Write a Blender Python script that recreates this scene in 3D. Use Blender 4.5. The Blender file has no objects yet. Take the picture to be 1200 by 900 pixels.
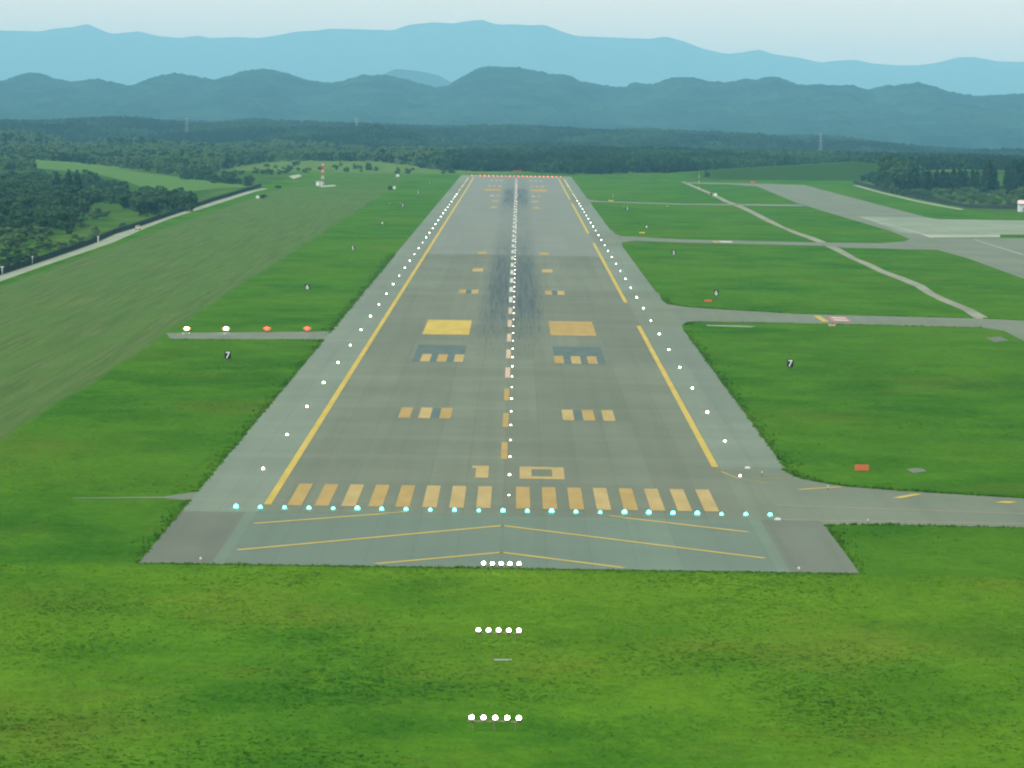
import bpy, math, random
import numpy as np
from mathutils import Matrix, Vector
rng = np.random.default_rng(11); random.seed(5)
S = bpy.context.scene; C = S.collection

# ------------------------------------------------------------------ camera (solved from the runway lights: 66 m x 60 m grid)
F, H, CX, YAW, PIT, ROL, ZT = 4971.674, 50.1925, 1.2411, -0.00070505, 0.06549039, 0.01455549, 517.636
cy_, sy_ = math.cos(YAW), math.sin(YAW); cp_, sp_ = math.cos(PIT), math.sin(PIT); cr_, sr_ = math.cos(ROL), math.sin(ROL)
def ray(u, v):
    a, b = u - 600, v - 450
    x, y = cr_ * a + sr_ * b, -sr_ * a + cr_ * b
    d = (x / F, 1.0, -y / F)
    d = (d[0], cp_ * d[1] + sp_ * d[2], -sp_ * d[1] + cp_ * d[2])
    return Vector((cy_ * d[0] + sy_ * d[1], -sy_ * d[0] + cy_ * d[1], d[2]))
EYE = Vector((CX, -ZT, H))
def gp(u, v, z=0.0):                      # surveyed picture point -> place on level ground
    d = ray(u, v); t = (z - H) / d.z
    p = EYE + d * t
    return (p.x, p.y)
def far(u, v, D):                         # surveyed skyline point at depth D -> x, z
    d = ray(u, v); p = EYE + d * (D / d.y)
    return (p.x, p.z)
cd = bpy.data.cameras.new('camera'); cam = bpy.data.objects.new('camera', cd); C.objects.link(cam); S.camera = cam
cd.sensor_width = 36; cd.lens = F / 1200 * 36; cd.clip_start = 1; cd.clip_end = 90000
fw = ray(600, 450).normalized(); rt = (ray(700, 450) - ray(600, 450)).normalized(); up = rt.cross(fw)
cam.matrix_world = Matrix(((rt.x, up.x, -fw.x, EYE.x), (rt.y, up.y, -fw.y, EYE.y), (rt.z, up.z, -fw.z, EYE.z), (0, 0, 0, 1)))

# ------------------------------------------------------------------ light
SUN_EL, SUN_AZ = 50.0, -122.0              # azimuth from +Y (down the runway), negative to the left
W = bpy.data.worlds.new('World'); S.world = W; W.use_nodes = True
wn = W.node_tree; bg = wn.nodes['Background']
sk = wn.nodes.new('ShaderNodeTexSky'); sk.sky_type = 'NISHITA'; sk.sun_disc = False
sk.sun_elevation = math.radians(SUN_EL); sk.sun_rotation = math.radians(SUN_AZ)
sk.air_density = 1.0; sk.dust_density = 0.45; sk.ozone_density = 0.2; sk.altitude = 50
tc = wn.nodes.new('ShaderNodeTexCoord'); mp = wn.nodes.new('ShaderNodeMapping'); mp.inputs['Scale'].default_value = (9, 9, 60); cn = wn.nodes.new('ShaderNodeTexNoise'); cn.inputs['Scale'].default_value = 1.0; cn.inputs['Detail'].default_value = 4
mr = wn.nodes.new('ShaderNodeMapRange'); mr.inputs[1].default_value = .3; mr.inputs[2].default_value = .7; mr.inputs[3].default_value = .34; mr.inputs[4].default_value = .56
vm = wn.nodes.new('ShaderNodeMix'); vm.data_type = 'RGBA'; vm.inputs[7].default_value = (5.5, 6.2, 5.8, 1)     # thin high cloud veil over the whole sky
for a_, b_ in ((tc.outputs['Generated'], mp.inputs[0]), (mp.outputs[0], cn.inputs[0]), (cn.outputs[0], mr.inputs[0]), (mr.outputs[0], vm.inputs[0]), (sk.outputs[0], vm.inputs[6])): wn.links.new(a_, b_)
wn.links.new(vm.outputs[2], bg.inputs[0]); bg.inputs[1].default_value = 0.13
sl = bpy.data.lights.new('sun', 'SUN'); sl.energy = 3.4; sl.angle = math.radians(0.53); sl.color = (1.0, 0.95, 0.86)
so = bpy.data.objects.new('sun', sl); C.objects.link(so); so.location = (-300, 600, 700)
az, el = math.radians(SUN_AZ), math.radians(SUN_EL)
so.rotation_euler = (-Vector((math.sin(az) * math.cos(el), math.cos(az) * math.cos(el), math.sin(el)))).to_track_quat('-Z', 'Y').to_euler()
S.view_settings.view_transform = 'Standard'; S.view_settings.look = 'None'; S.view_settings.gamma = 1; S.view_settings.exposure = 0.44
S.view_settings.use_curve_mapping = False
S.render.engine = 'CYCLES'
S.cycles.pixel_filter_type = 'BLACKMAN_HARRIS'; S.cycles.filter_width = 2.1; S.cycles.volume_bounces = 2; S.cycles.max_bounces = 8; S.cycles.transparent_max_bounces = 12
HAZE_COL = (0.29, 0.70, 1.0); HAZE_D = 5.2e-5

# ------------------------------------------------------------------ node helpers
class NT:
    def __init__(s, name):
        s.m = bpy.data.materials.new(name); s.m.use_nodes = True; s.t = s.m.node_tree
        s.b = s.t.nodes['Principled BSDF']; s.out = s.t.nodes['Material Output']
        s.b.inputs['Roughness'].default_value = .9; s.b.inputs['Specular IOR Level'].default_value = .0
    def n(s, typ, ins=None, **kw):
        nd = s.t.nodes.new('ShaderNode' + typ)
        for k, v in kw.items(): setattr(nd, k, v)
        for k, v in (ins or {}).items(): s.set(nd.inputs[k], v)
        return nd
    def set(s, sock, v):
        if isinstance(v, bpy.types.NodeSocket): s.t.links.new(v, sock)
        elif isinstance(v, bpy.types.Node): s.t.links.new(v.outputs[0], sock)
        else: sock.default_value = v
    def pos(s): return s.n('NewGeometry').outputs['Position']
    def sep(s, v): return s.n('SeparateXYZ', {0: v}).outputs
    def math(s, op, a, b=0.0, clamp=False): return s.n('Math', {0: a, 1: b}, operation=op, use_clamp=clamp).outputs[0]
    def ramp(s, v, a, b, c=0.0, d=1.0):
        return s.n('MapRange', {0: v, 1: a, 2: b, 3: c, 4: d}, interpolation_type='SMOOTHSTEP', clamp=True).outputs[0]
    def noise(s, vec, scale, detail=3.0, rough=.55, off=None):
        return s.n('TexNoise', {'Vector': vec, 'Scale': scale, 'Detail': detail, 'Roughness': rough}).outputs[0]
    def scale(s, vec, sc, loc=(0, 0, 0)):
        return s.n('Mapping', {'Vector': vec, 'Scale': sc, 'Location': loc}).outputs[0]
    def mix(s, f, a, b, blend='MIX'):
        nd = s.n('Mix', data_type='RGBA', blend_type=blend)
        s.set(nd.inputs[0], f); 
        for k, v in ((6, a), (7, b)): s.set(nd.inputs[k], (*v, 1) if isinstance(v, tuple) else v)
        return nd.outputs[2]
    def col(s, c): s.set(s.b.inputs['Base Color'], (*c, 1) if isinstance(c, tuple) else c)
def plain(name, c, rough=.7, metal=0.0, var=.12, sc=3.0):
    k = NT(name); f = k.noise(k.pos(), sc, 2); k.b.inputs['Roughness'].default_value = rough; k.b.inputs['Specular IOR Level'].default_value = .25; k.b.inputs['Metallic'].default_value = metal
    k.col(k.mix(f, tuple(x * (1 - var) for x in c), tuple(min(1, x * (1 + var)) for x in c))); return k.m
def glow(name, c, st):
    k = NT(name); k.b.inputs['Base Color'].default_value = (*[x * .3 + .1 for x in c], 1)
    k.b.inputs['Emission Color'].default_value = (*c, 1); k.b.inputs['Emission Strength'].default_value = st
    k.m.cycles.emission_sampling = 'NONE'; return k.m

def grass_colour(k):
    p = k.pos(); X, Y, _ = k.sep(p)
    big = k.noise(k.scale(p, (.013, .007, .01)), 1.0, 3); mid = k.noise(k.scale(p, (.05, .035, .05), (7, 3, 0)), 1.0, 5, .62); fine = k.noise(p, .55, 4, .65)
    tuf = k.noise(k.scale(p, (.9, .35, 1), (3, 9, 0)), 1.0, 3, .6)
    c = k.mix(k.ramp(mid, .3, .72), (.024, .090, .012), (.060, .150, .022))
    c = k.mix(k.ramp(big, .40, .68, 0, .75), c, (.072, .150, .022))
    dry = k.noise(k.scale(p, (.022, .013, .02), (31, 17, 0)), 1.0, 4, .6)
    c = k.mix(k.ramp(dry, .52, .72, 0, .45), c, (.110, .120, .042))
    dk = k.noise(k.scale(p, (.07, .05, .07), (11, 57, 0)), 1.0, 3, .5)
    c = k.mix(k.ramp(dk, .60, .78, 0, .38), c, (.014, .062, .016))
    m2 = k.noise(k.scale(p, (.16, .07, .1), (21, 8, 0)), 1.0, 4, .65)
    c = k.mix(k.ramp(m2, .52, .72, 0, .38), c, (.018, .066, .012)); c = k.mix(k.ramp(m2, .46, .30, 0, .45), c, (.078, .175, .026))
    br = k.noise(k.scale(p, (.035, .030, .02), (61, 4, 0)), 1.0, 5, .7); c = k.mix(k.ramp(br, .54, .74, 0, .30), c, (.100, .090, .038))
    c = k.mix(k.ramp(fine, .35, .7, 0, .35), c, (.022, .070, .012))
    c = k.mix(k.ramp(tuf, .45, .75, 0, .30), c, (.085, .165, .030))
    # mown strip on the left, with mower lines along it
    wob = k.math('MULTIPLY', k.math('SUBTRACT', k.noise(k.scale(p, (.02, .02, .02)), 1.0, 2), .5), 5.0)
    xm = k.math('ADD', X, wob)
    lines = k.noise(k.scale(p, (.8, .012, 1)), 1.0, 3, .6); lines2 = k.noise(k.scale(p, (.16, .006, 1), (5, 2, 0)), 1.0, 2)
    mow = k.mix(k.ramp(lines, .35, .65), (.062, .098, .062), (.105, .132, .095))
    mow = k.mix(k.ramp(lines2, .4, .62, 0, .55), mow, (.080, .138, .068))
    mow = k.mix(k.ramp(mid, .35, .7, 0, .5), mow, (.062, .112, .056))
    fm = k.math('MULTIPLY', k.ramp(xm, -75.5, -73.0, 1, 0), k.ramp(xm, -139, -136))
    fm = k.math('MULTIPLY', fm, k.ramp(Y, 1500, 2300, 1, .35))
    c = k.mix(k.math('MULTIPLY', fm, .88), c, mow)
    # rough scrub outside the fence
    sc = k.noise(k.scale(p, (.06, .03, .06), (3, 21, 0)), 1.0, 4, .6)
    rough = k.mix(k.ramp(sc, .35, .65), (.026, .075, .022), (.072, .120, .040))
    c = k.mix(k.ramp(xm, -154, -149, 1, 0), c, rough)
    c = k.mix(k.math('MULTIPLY', k.ramp(X, -200, -165, 1, 0), .7), c, (.030, .072, .028))
    c = k.mix(k.math('MULTIPLY', k.ramp(X, 232, 240), k.ramp(Y, 1500, 1650)), c, rough)
    c = k.mix(k.ramp(Y, 2560, 2640), c, rough)
    c = k.mix(k.math('MULTIPLY', k.ramp(Y, 2480, 2660), k.math('MULTIPLY', k.ramp(X, -20, 20, 1, 0), k.ramp(sc, .3, .6, .35, .9))), c, (.105, .160, .075))
    c = k.mix(k.math('MULTIPLY', k.math('MULTIPLY', k.ramp(X, 110, 150), k.ramp(Y, 2440, 2480)), k.ramp(Y, 2590, 2615, .9, 0)), c, (.024, .055, .026))
    c = k.mix(k.ramp(Y, 3050, 3400), c, (.022, .050, .018))
    c = k.mix(1.0, c, (.92, 1.0, .50), 'MULTIPLY')
    c = k.mix(k.math('MULTIPLY', k.ramp(Y, -64, -58, 1, 0), k.ramp(big, .3, .6, .45, 1)), c, k.mix(1.0, c, (1.42, 1.22, 1.0), 'MULTIPLY'))
    return c, fine, tuf
k = NT('grass'); c, fine, tuf = grass_colour(k); k.col(c)
bmp = k.n('Bump', {'Height': k.math('ADD', fine, tuf), 'Distance': .35, 'Strength': .8}); k.set(k.b.inputs['Normal'], bmp); M_GRASS = k.m
k = NT('grass_blade'); c, _, _ = grass_colour(k); c = k.mix(1.0, c, (1.95, 1.85, 1.6), 'MULTIPLY'); k.col(c)
upn = k.n('VectorMath', {0: k.n('NewGeometry').outputs['Normal'], 1: (.25, .25, .25)}, operation='MULTIPLY').outputs[0]
upn = k.n('VectorMath', {0: k.n('VectorMath', {0: upn, 1: (0, 0, 1)}, operation='ADD').outputs[0]}, operation='NORMALIZE').outputs[0]; k.set(k.b.inputs['Normal'], upn)
tr = k.n('BsdfTranslucent', {'Color': c}); ms = k.n('MixShader', {0: .5, 1: k.b.outputs[0], 2: tr.outputs[0]}); k.t.links.new(ms.outputs[0], k.out.inputs[0]); M_BLADE = k.m

def asphalt(name, a, b, kind=None):
    k = NT(name); p = k.pos(); X, Y, _ = k.sep(p)
    n1 = k.noise(k.scale(p, (.035, .02, .03)), 1.0, 4, .6); n2 = k.noise(p, .6, 4, .7); n3 = k.noise(p, 6.0, 3, .7)
    c = k.mix(k.ramp(n1, .3, .7), a, b)
    c = k.mix(k.ramp(n2, .4, .75, 0, .22), c, tuple(x * .72 for x in a))
    c = k.mix(k.ramp(n3, .3, .8, 0, .25), c, tuple(x * 1.25 for x in b))
    streak = k.noise(k.scale(p, (.35, .004, 1)), 1.0, 3, .6)
    c = k.mix(k.ramp(streak, .42, .72, 0, .30), c, tuple(x * .78 for x in a))
    if kind in ('runway', 'pad', 'shoulder'):
        seam = k.math('PINGPONG', k.math('ADD', X, 300.0), 2.5)
        c = k.mix(k.ramp(seam, 0, .16, .28, 0), c, tuple(x * .55 for x in a))
        cross = k.noise(k.scale(p, (.004, .045, 1), (0, 4, 0)), 1.0, 3, .7)
        c = k.mix(k.ramp(cross, .48, .68, 0, .30), c, tuple(x * 1.22 for x in b))
        lane = k.noise(k.scale(k.n('CombineXYZ', {0: k.math('FLOOR', k.math('DIVIDE', k.math('ADD', X, 300.0), 5.0)), 1: k.math('FLOOR', k.math('DIVIDE', Y, 160.0)), 2: 0.0}).outputs[0], (.37, .61, 1)), 1.0, 0)
        c = k.mix(k.ramp(lane, .3, .7, 0, .38), c, tuple(x * .8 for x in a))
    if kind == 'runway':
        wy = k.math('ADD', Y, k.math('MULTIPLY', k.noise(k.scale(p, (.3, .02, 1)), 1.0, 1), 6.0))
        c = k.mix(k.ramp(wy, 911, 915), c, k.mix(.5, c, (.183, .208, .182)))
        ax = k.math('ABSOLUTE', k.math('SUBTRACT', X, .2))
        st = k.noise(k.scale(p, (1.4, .010, 1), (2, 0, 0)), 1.0, 4, .7)
        st2 = k.noise(k.scale(p, (2.6, .022, 1), (9, 0, 0)), 1.0, 4, .75)
        latn = k.math('MULTIPLY', k.ramp(ax, 4.5, 9.0, 1, 0), k.ramp(ax, .4, 1.8, .45, 1))
        lon = k.math('MULTIPLY', k.ramp(Y, 340, 560), k.ramp(Y, 860, 930, 1, .55))
        lon = k.math('MULTIPLY', lon, k.ramp(Y, 930, 1250, 1, .42))
        lon2 = k.math('MULTIPLY', k.ramp(Y, 1450, 1750), k.ramp(Y, 1980, 2120, 1, 0))
        rb = k.math('MULTIPLY', latn, k.math('MAXIMUM', lon, lon2))
        f1 = k.math('MULTIPLY', rb, k.ramp(st, .36, .64, .34, 1.0))
        c = k.mix(f1, c, (.052, .076, .078))
        f2 = k.math('MULTIPLY', k.math('MULTIPLY', k.ramp(ax, 6.0, 10.0, 1, 0), k.math('MULTIPLY', k.ramp(Y, 300, 430), k.ramp(Y, 620, 760, 1, .2))), k.ramp(st2, .54, .64, 0, .9))
        c = k.mix(f2, c, (.035, .045, .05))
    k.col(c); k.b.inputs['Roughness'].default_value = .82; k.b.inputs['Specular IOR Level'].default_value = .08
    bmp = k.n('Bump', {'Height': n3, 'Distance': .02, 'Strength': .4}); k.set(k.b.inputs['Normal'], bmp)
    return k.m
M_RWY = asphalt('runway_asphalt', (0.113, 0.132, 0.089), (0.143, 0.165, 0.114), 'runway')
M_SHO = asphalt('shoulder_asphalt', (0.131, 0.163, 0.12), (0.155, 0.192, 0.139), 'shoulder')
M_PAD = asphalt('blast_pad_asphalt', (0.110, 0.151, 0.109), (0.131, 0.176, 0.128), 'pad')
M_DRK = asphalt('dark_asphalt', (0.098, 0.115, 0.084), (0.126, 0.147, 0.107))
M_TAX = asphalt('taxiway_asphalt', (0.115, 0.14, 0.094), (0.144, 0.17, 0.116))
M_ROAD = asphalt('road_asphalt', (0.193, 0.22, 0.158), (0.244, 0.275, 0.195))
M_CON = asphalt('concrete', (0.150, 0.188, 0.128), (0.198, 0.244, 0.166))
M_DIRT = asphalt('dirt', (0.145, 0.160, 0.110), (0.240, 0.252, 0.172))
M_PATH = asphalt('pale_concrete', (0.235, 0.265, 0.19), (0.31, 0.335, 0.245))

def paint(name, c, wear, worn):
    k = NT(name); p = k.pos()
    s1 = k.noise(k.scale(p, (3.0, .12, 1)), 1.0, 4, .7); s2 = k.noise(k.scale(p, (.35, .08, 1)), 1.0, 3)
    a = k.mix(k.ramp(s2, .3, .7), c, tuple(x * .86 for x in c))
    k.col(k.mix(k.ramp(s1, .45, .75, 0, wear), a, worn)); k.b.inputs['Roughness'].default_value = .6; return k.m
M_YEL = paint('yellow_paint', (.335, .245, .095), .35, (.34, .26, .12))
M_YELP = paint('pale_yellow_paint', (.36, .28, .12), .4, (.38, .31, .18))
M_LINE = paint('line_yellow_paint', (.43, .335, .085), .3, (.34, .29, .14))
M_PINK = paint('faded_paint', (.46, .36, .25), .45, (.36, .32, .25))
M_GREY = paint('worn_white_paint', (.46, .50, .44), .5, (.30, .33, .30))
M_BLUE = paint('blue_black_paint', (.098, .138, .122), .7, (.118, .158, .132))
M_RED = paint('red_paint', (.34, .17, .14), .5, (.26, .22, .18)); M_WHITE = paint('white_paint', (.46, .44, .40), .5, (.32, .30, .27))

# ------------------------------------------------------------------ mesh helpers
class MB:
    def __init__(s): s.v = []; s.f = []
    def box(s, c, d, rz=0.0):
        n = len(s.v); ca, sa = math.cos(rz), math.sin(rz)
        for z in (-.5, .5):
            for x, y in ((-.5, -.5), (.5, -.5), (.5, .5), (-.5, .5)):
                X, Y = x * d[0], y * d[1]; s.v.append((c[0] + ca * X - sa * Y, c[1] + sa * X + ca * Y, c[2] + z * d[2]))
        s.f += [tuple(n + i for i in q) for q in ((3, 2, 1, 0), (4, 5, 6, 7), (0, 1, 5, 4), (1, 2, 6, 5), (2, 3, 7, 6), (3, 0, 4, 7))]; return s
    def bar(s, a, b, r, n=4):
        a, b = Vector(a), Vector(b); d = (b - a).normalized(); e = d.orthogonal().normalized(); g = d.cross(e); k = len(s.v)
        for P in (a, b):
            for i in range(n):
                t = 2 * math.pi * (i + .5) / n; s.v.append(tuple(P + (e * math.cos(t) + g * math.sin(t)) * r))
        for i in range(n): j = (i + 1) % n; s.f.append((k + i, k + j, k + n + j, k + n + i))
        s.f += [tuple(k + n + i for i in range(n)), tuple(k + i for i in reversed(range(n)))]; return s
    def lathe(s, prof, n=10, o=(0, 0, 0)):
        k = len(s.v)
        for r, z in prof:
            for i in range(n):
                t = 2 * math.pi * i / n; s.v.append((o[0] + r * math.cos(t), o[1] + r * math.sin(t), o[2] + z))
        for a in range(len(prof) - 1):
            for i in range(n): j = (i + 1) % n; s.f.append((k + a * n + i, k + a * n + j, k + a * n + n + j, k + a * n + n + i))
        s.f += [tuple(k + i for i in reversed(range(n))), tuple(k + (len(prof) - 1) * n + i for i in range(n))]; return s
    def poly(s, pts, z):
        k = len(s.v); a = sum(p[0] * q[1] - q[0] * p[1] for p, q in zip(pts, pts[1:] + pts[:1]))
        s.v += [(p[0], p[1], z) for p in pts]; ids = [k + i for i in range(len(pts))]; s.f.append(tuple(ids if a > 0 else ids[::-1])); return s
    def mesh(s, name, m):
        me = bpy.data.meshes.new(name); me.from_pydata(s.v, [], s.f); me.materials.append(m); me.update(); return me
    def ob(s, name, m, parent=None, loc=(0, 0, 0)): return link(name, s.mesh(name, m), parent, loc)
def link(name, me, parent=None, loc=(0, 0, 0), rz=0.0, sc=None):
    o = bpy.data.objects.new(name, me); C.objects.link(o); o.location = loc; o.rotation_euler = (0, 0, rz)
    if sc is not None: o.scale = sc if not np.isscalar(sc) else (sc,) * 3
    if parent: o.parent = parent
    return o
def tag(o, label=None, cat=None, group=None, kind=None):
    for a, b in (('label', label), ('category', cat), ('group', group), ('kind', kind)):
        if b: o[a] = b
    return o
def empty(name, loc, label, cat, group=None, rz=0.0): return tag(link(name, None, None, loc, rz), label, cat, group)
def np_mesh(name, V, Fq, m, smooth=False):
    me = bpy.data.meshes.new(name); n = Fq.shape[1]
    me.vertices.add(len(V)); me.vertices.foreach_set('co', np.ascontiguousarray(V, dtype=np.float32).ravel())
    me.loops.add(Fq.size); me.loops.foreach_set('vertex_index', np.ascontiguousarray(Fq, dtype=np.int32).ravel())
    me.polygons.add(len(Fq)); me.polygons.foreach_set('loop_start', np.arange(0, Fq.size, n, dtype=np.int32)); me.polygons.foreach_set('loop_total', np.full(len(Fq), n, dtype=np.int32))
    if smooth: me.polygons.foreach_set('use_smooth', np.ones(len(Fq), dtype=bool))
    me.materials.append(m); me.update(calc_edges=True); return me
def curve_y(pts, x):
    P = np.array(sorted(pts)); return np.interp(x, P[:, 0], P[:, 1])
def vnoise(x, y, seed=0):                 # smooth value noise
    r = np.random.default_rng(seed).random((256, 256)); xi, yi = np.floor(x).astype(int), np.floor(y).astype(int); fx, fy = x - xi, y - yi
    fx, fy = fx * fx * (3 - 2 * fx), fy * fy * (3 - 2 * fy); g = lambda a, b: r[a % 256, b % 256]
    return (g(xi, yi) * (1 - fx) + g(xi + 1, yi) * fx) * (1 - fy) + (g(xi, yi + 1) * (1 - fx) + g(xi + 1, yi + 1) * fx) * fy
def fbm(x, y, seed, oct=4, pers=.5):
    a, s, t = 1.0, 0, 0
    for i in range(oct): s = s + a * (vnoise(x * 2 ** i, y * 2 ** i, seed + i) - .5); t += a; a *= pers
    return s / t

# ------------------------------------------------------------------ ground: one sheet, level on the airfield, hilly beyond
SKY_L = [(-80, 146), (0, 150), (35, 149), (52, 150), (77, 158), (100, 164), (117, 167), (143, 159), (160, 155), (180, 156), (190, 163), (213, 164), (230, 165), (253, 172), (283, 181), (307, 186), (330, 197), (360, 205)]
SKY_F = [(-150, 143), (0, 141), (60, 140), (130, 136), (150, 134), (200, 139), (240, 141), (300, 139), (350, 141), (400, 143), (480, 145), (550, 146), (600, 148), (670, 147), (690, 149), (780, 152), (850, 155), (930, 160), (960, 157), (1000, 160), (1040, 166), (1080, 171), (1130, 175), (1200, 179), (1350, 184)]
YL, YF = 4150.0, 6400.0
cl = np.array([far(u, v, YL + ZT) for u, v in SKY_L]); cf = np.array([far(u, v, YF + ZT) for u, v in SKY_F])
def ground_z(X, Y):
    X, Y = np.asarray(X, float), np.asarray(Y, float)
    zl = np.interp(X, cl[:, 0], cl[:, 1] - 9.0) + 5
    left = np.clip(zl, 0, 60) * np.exp(-((Y - YL) / 300) ** 2)
    zf = np.interp(X, cf[:, 0], cf[:, 1] - 12.0)
    w = np.where(Y < YF, np.exp(-((Y - YF) / 900) ** 2), np.exp(-((Y - YF) / 500) ** 2))
    base = -14 * np.clip((Y - 3350) / 1200, 0, 1) ** 1.5 - 52 * np.clip((X + 300) / 1300, 0, 1) * np.clip((Y - YF) / 900, 0, 1)
    roll = np.clip((Y - 3500) / 1500, 0, 1)
    hills = fbm(X / 240, Y / 480, 3, 3) * 66 * roll * (1 - .75 * w)
    z = left + base * (1 - w) + zf * w + hills
    z = np.where(Y > YF + 200, np.minimum(z, 12), z)
    berm = 12.5 * np.clip((X - 95) / 150, 0, 1) ** .8 * np.exp(-((Y - 2610) / 95) ** 2) * np.clip((310 - X) / 60, 0, 1)
    rh = 7 * np.clip((X - 238) / 90, 0, 1) * np.clip((Y - 1650) / 200, 0, 1) * np.clip((3100 - Y) / 400, 0, 1)
    tail = np.clip((Y - 8000) / 1500, 0, 1)
    return (z + berm + rh) * (1 - tail) - 30 * tail
def axis(seg): return np.unique(np.concatenate([np.arange(a, b, s) for a, b, s in seg] + [[seg[-1][1]]]))
gx = axis([(-50000, -2000, 4000), (-2000, -1000, 100), (-1000, 1100, 14), (1100, 2200, 100), (2200, 50000, 4000)])
gy = axis([(-3000, -800, 550), (-800, 2400, 100), (2400, 8400, 16), (8400, 12000, 300), (12000, 60000, 3000)])
GX, GY = np.meshgrid(gx, gy); V = np.stack([GX, GY, ground_z(GX, GY)], -1).reshape(-1, 3)
def grid_faces(ny, nx):
    i = np.arange(ny - 1)[:, None] * nx + np.arange(nx - 1)[None]; return np.stack([i, i + 1, i + nx + 1, i + nx], -1).reshape(-1, 4)
tag(link('ground', np_mesh('ground', V, grid_faces(len(gy), len(gx)), M_GRASS, True)), 'green airfield grass reaching to the wooded hills', kind='structure')

# ------------------------------------------------------------------ pavements
def sheet(name, pts, m, z, label=None, parent=None):
    o = MB().poly(pts, z).ob(name, m, parent)
    if not parent: tag(o, label, kind='structure')
    return o
def rect(x0, x1, y0, y1): return [(x0, y0), (x1, y0), (x1, y1), (x0, y1)]
def gpl(*px): return [gp(*p) for p in px]
RW = sheet('runway', rect(-30, 30, 0, 2530), M_RWY, .06, 'long grey asphalt runway marked ten')
sheet('runway_shoulder', rect(-39.4, -30, 0, 2530), M_SHO, .05, 'pale asphalt shoulder left of the runway')
for _a, _b in ((74, 450), (640, 1010), (1200, 1650), (1850, 2530)): sheet('runway_shoulder', rect(30, 39.3, _a, _b), M_SHO, .05, f'pale asphalt shoulder right of the runway from {_a} metres on')
sheet('blast_pad', rect(-31.5, 31.5, -59, 0), M_PAD, .055, 'grey green blast pad with yellow chevrons before the threshold')
sheet('blast_pad_shoulder', rect(-39.4, -31.5, -59, 0), M_DRK, .05, 'darker asphalt strip left of the blast pad')
sheet('blast_pad_shoulder', rect(31.5, 39.0, -59, 0), M_DRK, .05, 'dark asphalt strip right of the blast pad')
TA = sheet('taxiway', [(30, 74), (39.3, 74)] + gpl((919, 551), (928, 556.5), (939, 561), (962, 566), (992, 570.5), (1050, 575.2), (1200, 584.5), (1300, 592), (1300, 622), (1200, 618.5), (1050, 615.2), (974, 615), (966, 617)) + [(39.3, -8), (30, 0)], M_TAX, .04, 'nearest grey taxiway leaving the runway on the right')
TB = sheet('taxiway', [(30, 640), (39.3, 640)] + gpl((772, 344), (775, 350), (782, 356.5), (806, 360.2), (860, 363.8), (933, 368), (1150, 373.5), (1200, 376), (1260, 379), (1260, 420), (1200, 400), (1177, 388), (1150, 384), (1000, 380.7), (833, 377), (818, 376.5), (806, 378), (799.5, 382)) + [(39.3, 450), (30, 450)], M_TAX, .04, 'second grey taxiway with red and white holding marks')
TC = sheet('taxiway', [(30, 1200), (39.3, 1200)] + gpl((716, 268), (720, 273.5), (728, 276.8), (800, 280.5), (950, 284), (1033, 285), (1060, 283), (1068, 279), (1093, 279), (1105, 293), (993, 290.5), (967, 288.3), (800, 284.3), (745, 282.2), (728.5, 284.4)) + [(39.3, 1010), (30, 1010)], M_TAX, .04, 'third taxiway running to the parallel taxiway')
TD = sheet('taxiway', [(30, 1850), (39.3, 1850)] + gpl((684, 229), (690, 234), (705, 235.6), (800, 238.5), (937, 239.6), (945, 242), (873, 241), (800, 240), (705, 237), (692, 236.9)) + [(39.3, 1650), (30, 1650)], M_TAX, .04, 'thin far service road crossing the right grass')
PT = sheet('parallel_taxiway', gpl((800, 213.5), (850, 214.3), (900, 215.5), (943, 217), (1000, 232), (1087, 255), (1093, 279), (1200, 327), (1290, 372), (1290, 300), (1200, 278), (1090, 278.5), (1070, 278), (1045, 271.5), (1027, 266), (960, 246), (933, 237.5), (887, 218.5), (850, 216.5), (800, 215.5))[:7] + gpl((1200, 279), (1300, 279), (1300, 372), (1200, 327), (1133, 302.5), (1100, 293.5), (1068, 281), (1045, 271.5), (1027, 266), (960, 246), (933, 237.5), (887, 218.5), (850, 216), (800, 215)), M_TAX, .045, 'broad grey parallel taxiway on the right')
sheet('apron', gpl((1007, 254), (1087, 255), (1100, 257), (1200, 258.5), (1300, 259.5), (1300, 276), (1185, 275), (1090, 276.5), (1055, 272)), M_CON, .06, 'pale concrete apron at the right edge')
sheet('apron_edge', gpl((1080, 275.2), (1172, 275), (1172, 278.2), (1090, 278.6)), M_PATH, .065, 'pale strip along the near side of the apron')
sheet('perimeter_road', [(-146, 480), (-138.5, 480)] + gpl((0, 330), (42, 315), (83, 301), (110, 292), (133, 284), (167, 269), (200, 256), (250, 240.5), (300, 224.5), (314, 221.3), (309, 220.5), (290, 224.5), (250, 236.5), (200, 253), (158, 267.5), (133, 275), (110, 285.5), (83, 295), (42, 309), (0, 322.5)), M_ROAD, .04, 'pale perimeter road beside the left fence')
sheet('perimeter_road', gpl((997, 215), (1033, 225), (1075, 235), (1110, 241.7), (1130, 245.3), (1126, 246), (1106, 242.6), (1072, 236.1), (1031, 226.2), (992, 215.2)), M_ROAD, .04, 'thin pale perimeter road below the right fence')
DP = [(800, 213), (833, 227), (851, 236), (867, 242), (884, 250), (900, 258.5), (916, 266), (933, 273), (948, 278), (963, 284), (980, 292), (1000, 303), (1017, 310), (1033, 318), (1055, 326), (1077, 335), (1090, 344), (1107, 352), (1133, 362.5), (1152, 374)]
w = [2.2 + 5.5 * (v - 213) / 160 + random.uniform(-1, 1) for u, v in DP]
sheet('dirt_path', gpl(*[(u + a, v - a * .06) for (u, v), a in zip(DP, w)], *[(u - a * .8, v + a * .1) for (u, v), a in reversed(list(zip(DP, w)))]), M_DIRT, .03, 'winding pale dirt path across the right grass')
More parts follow.
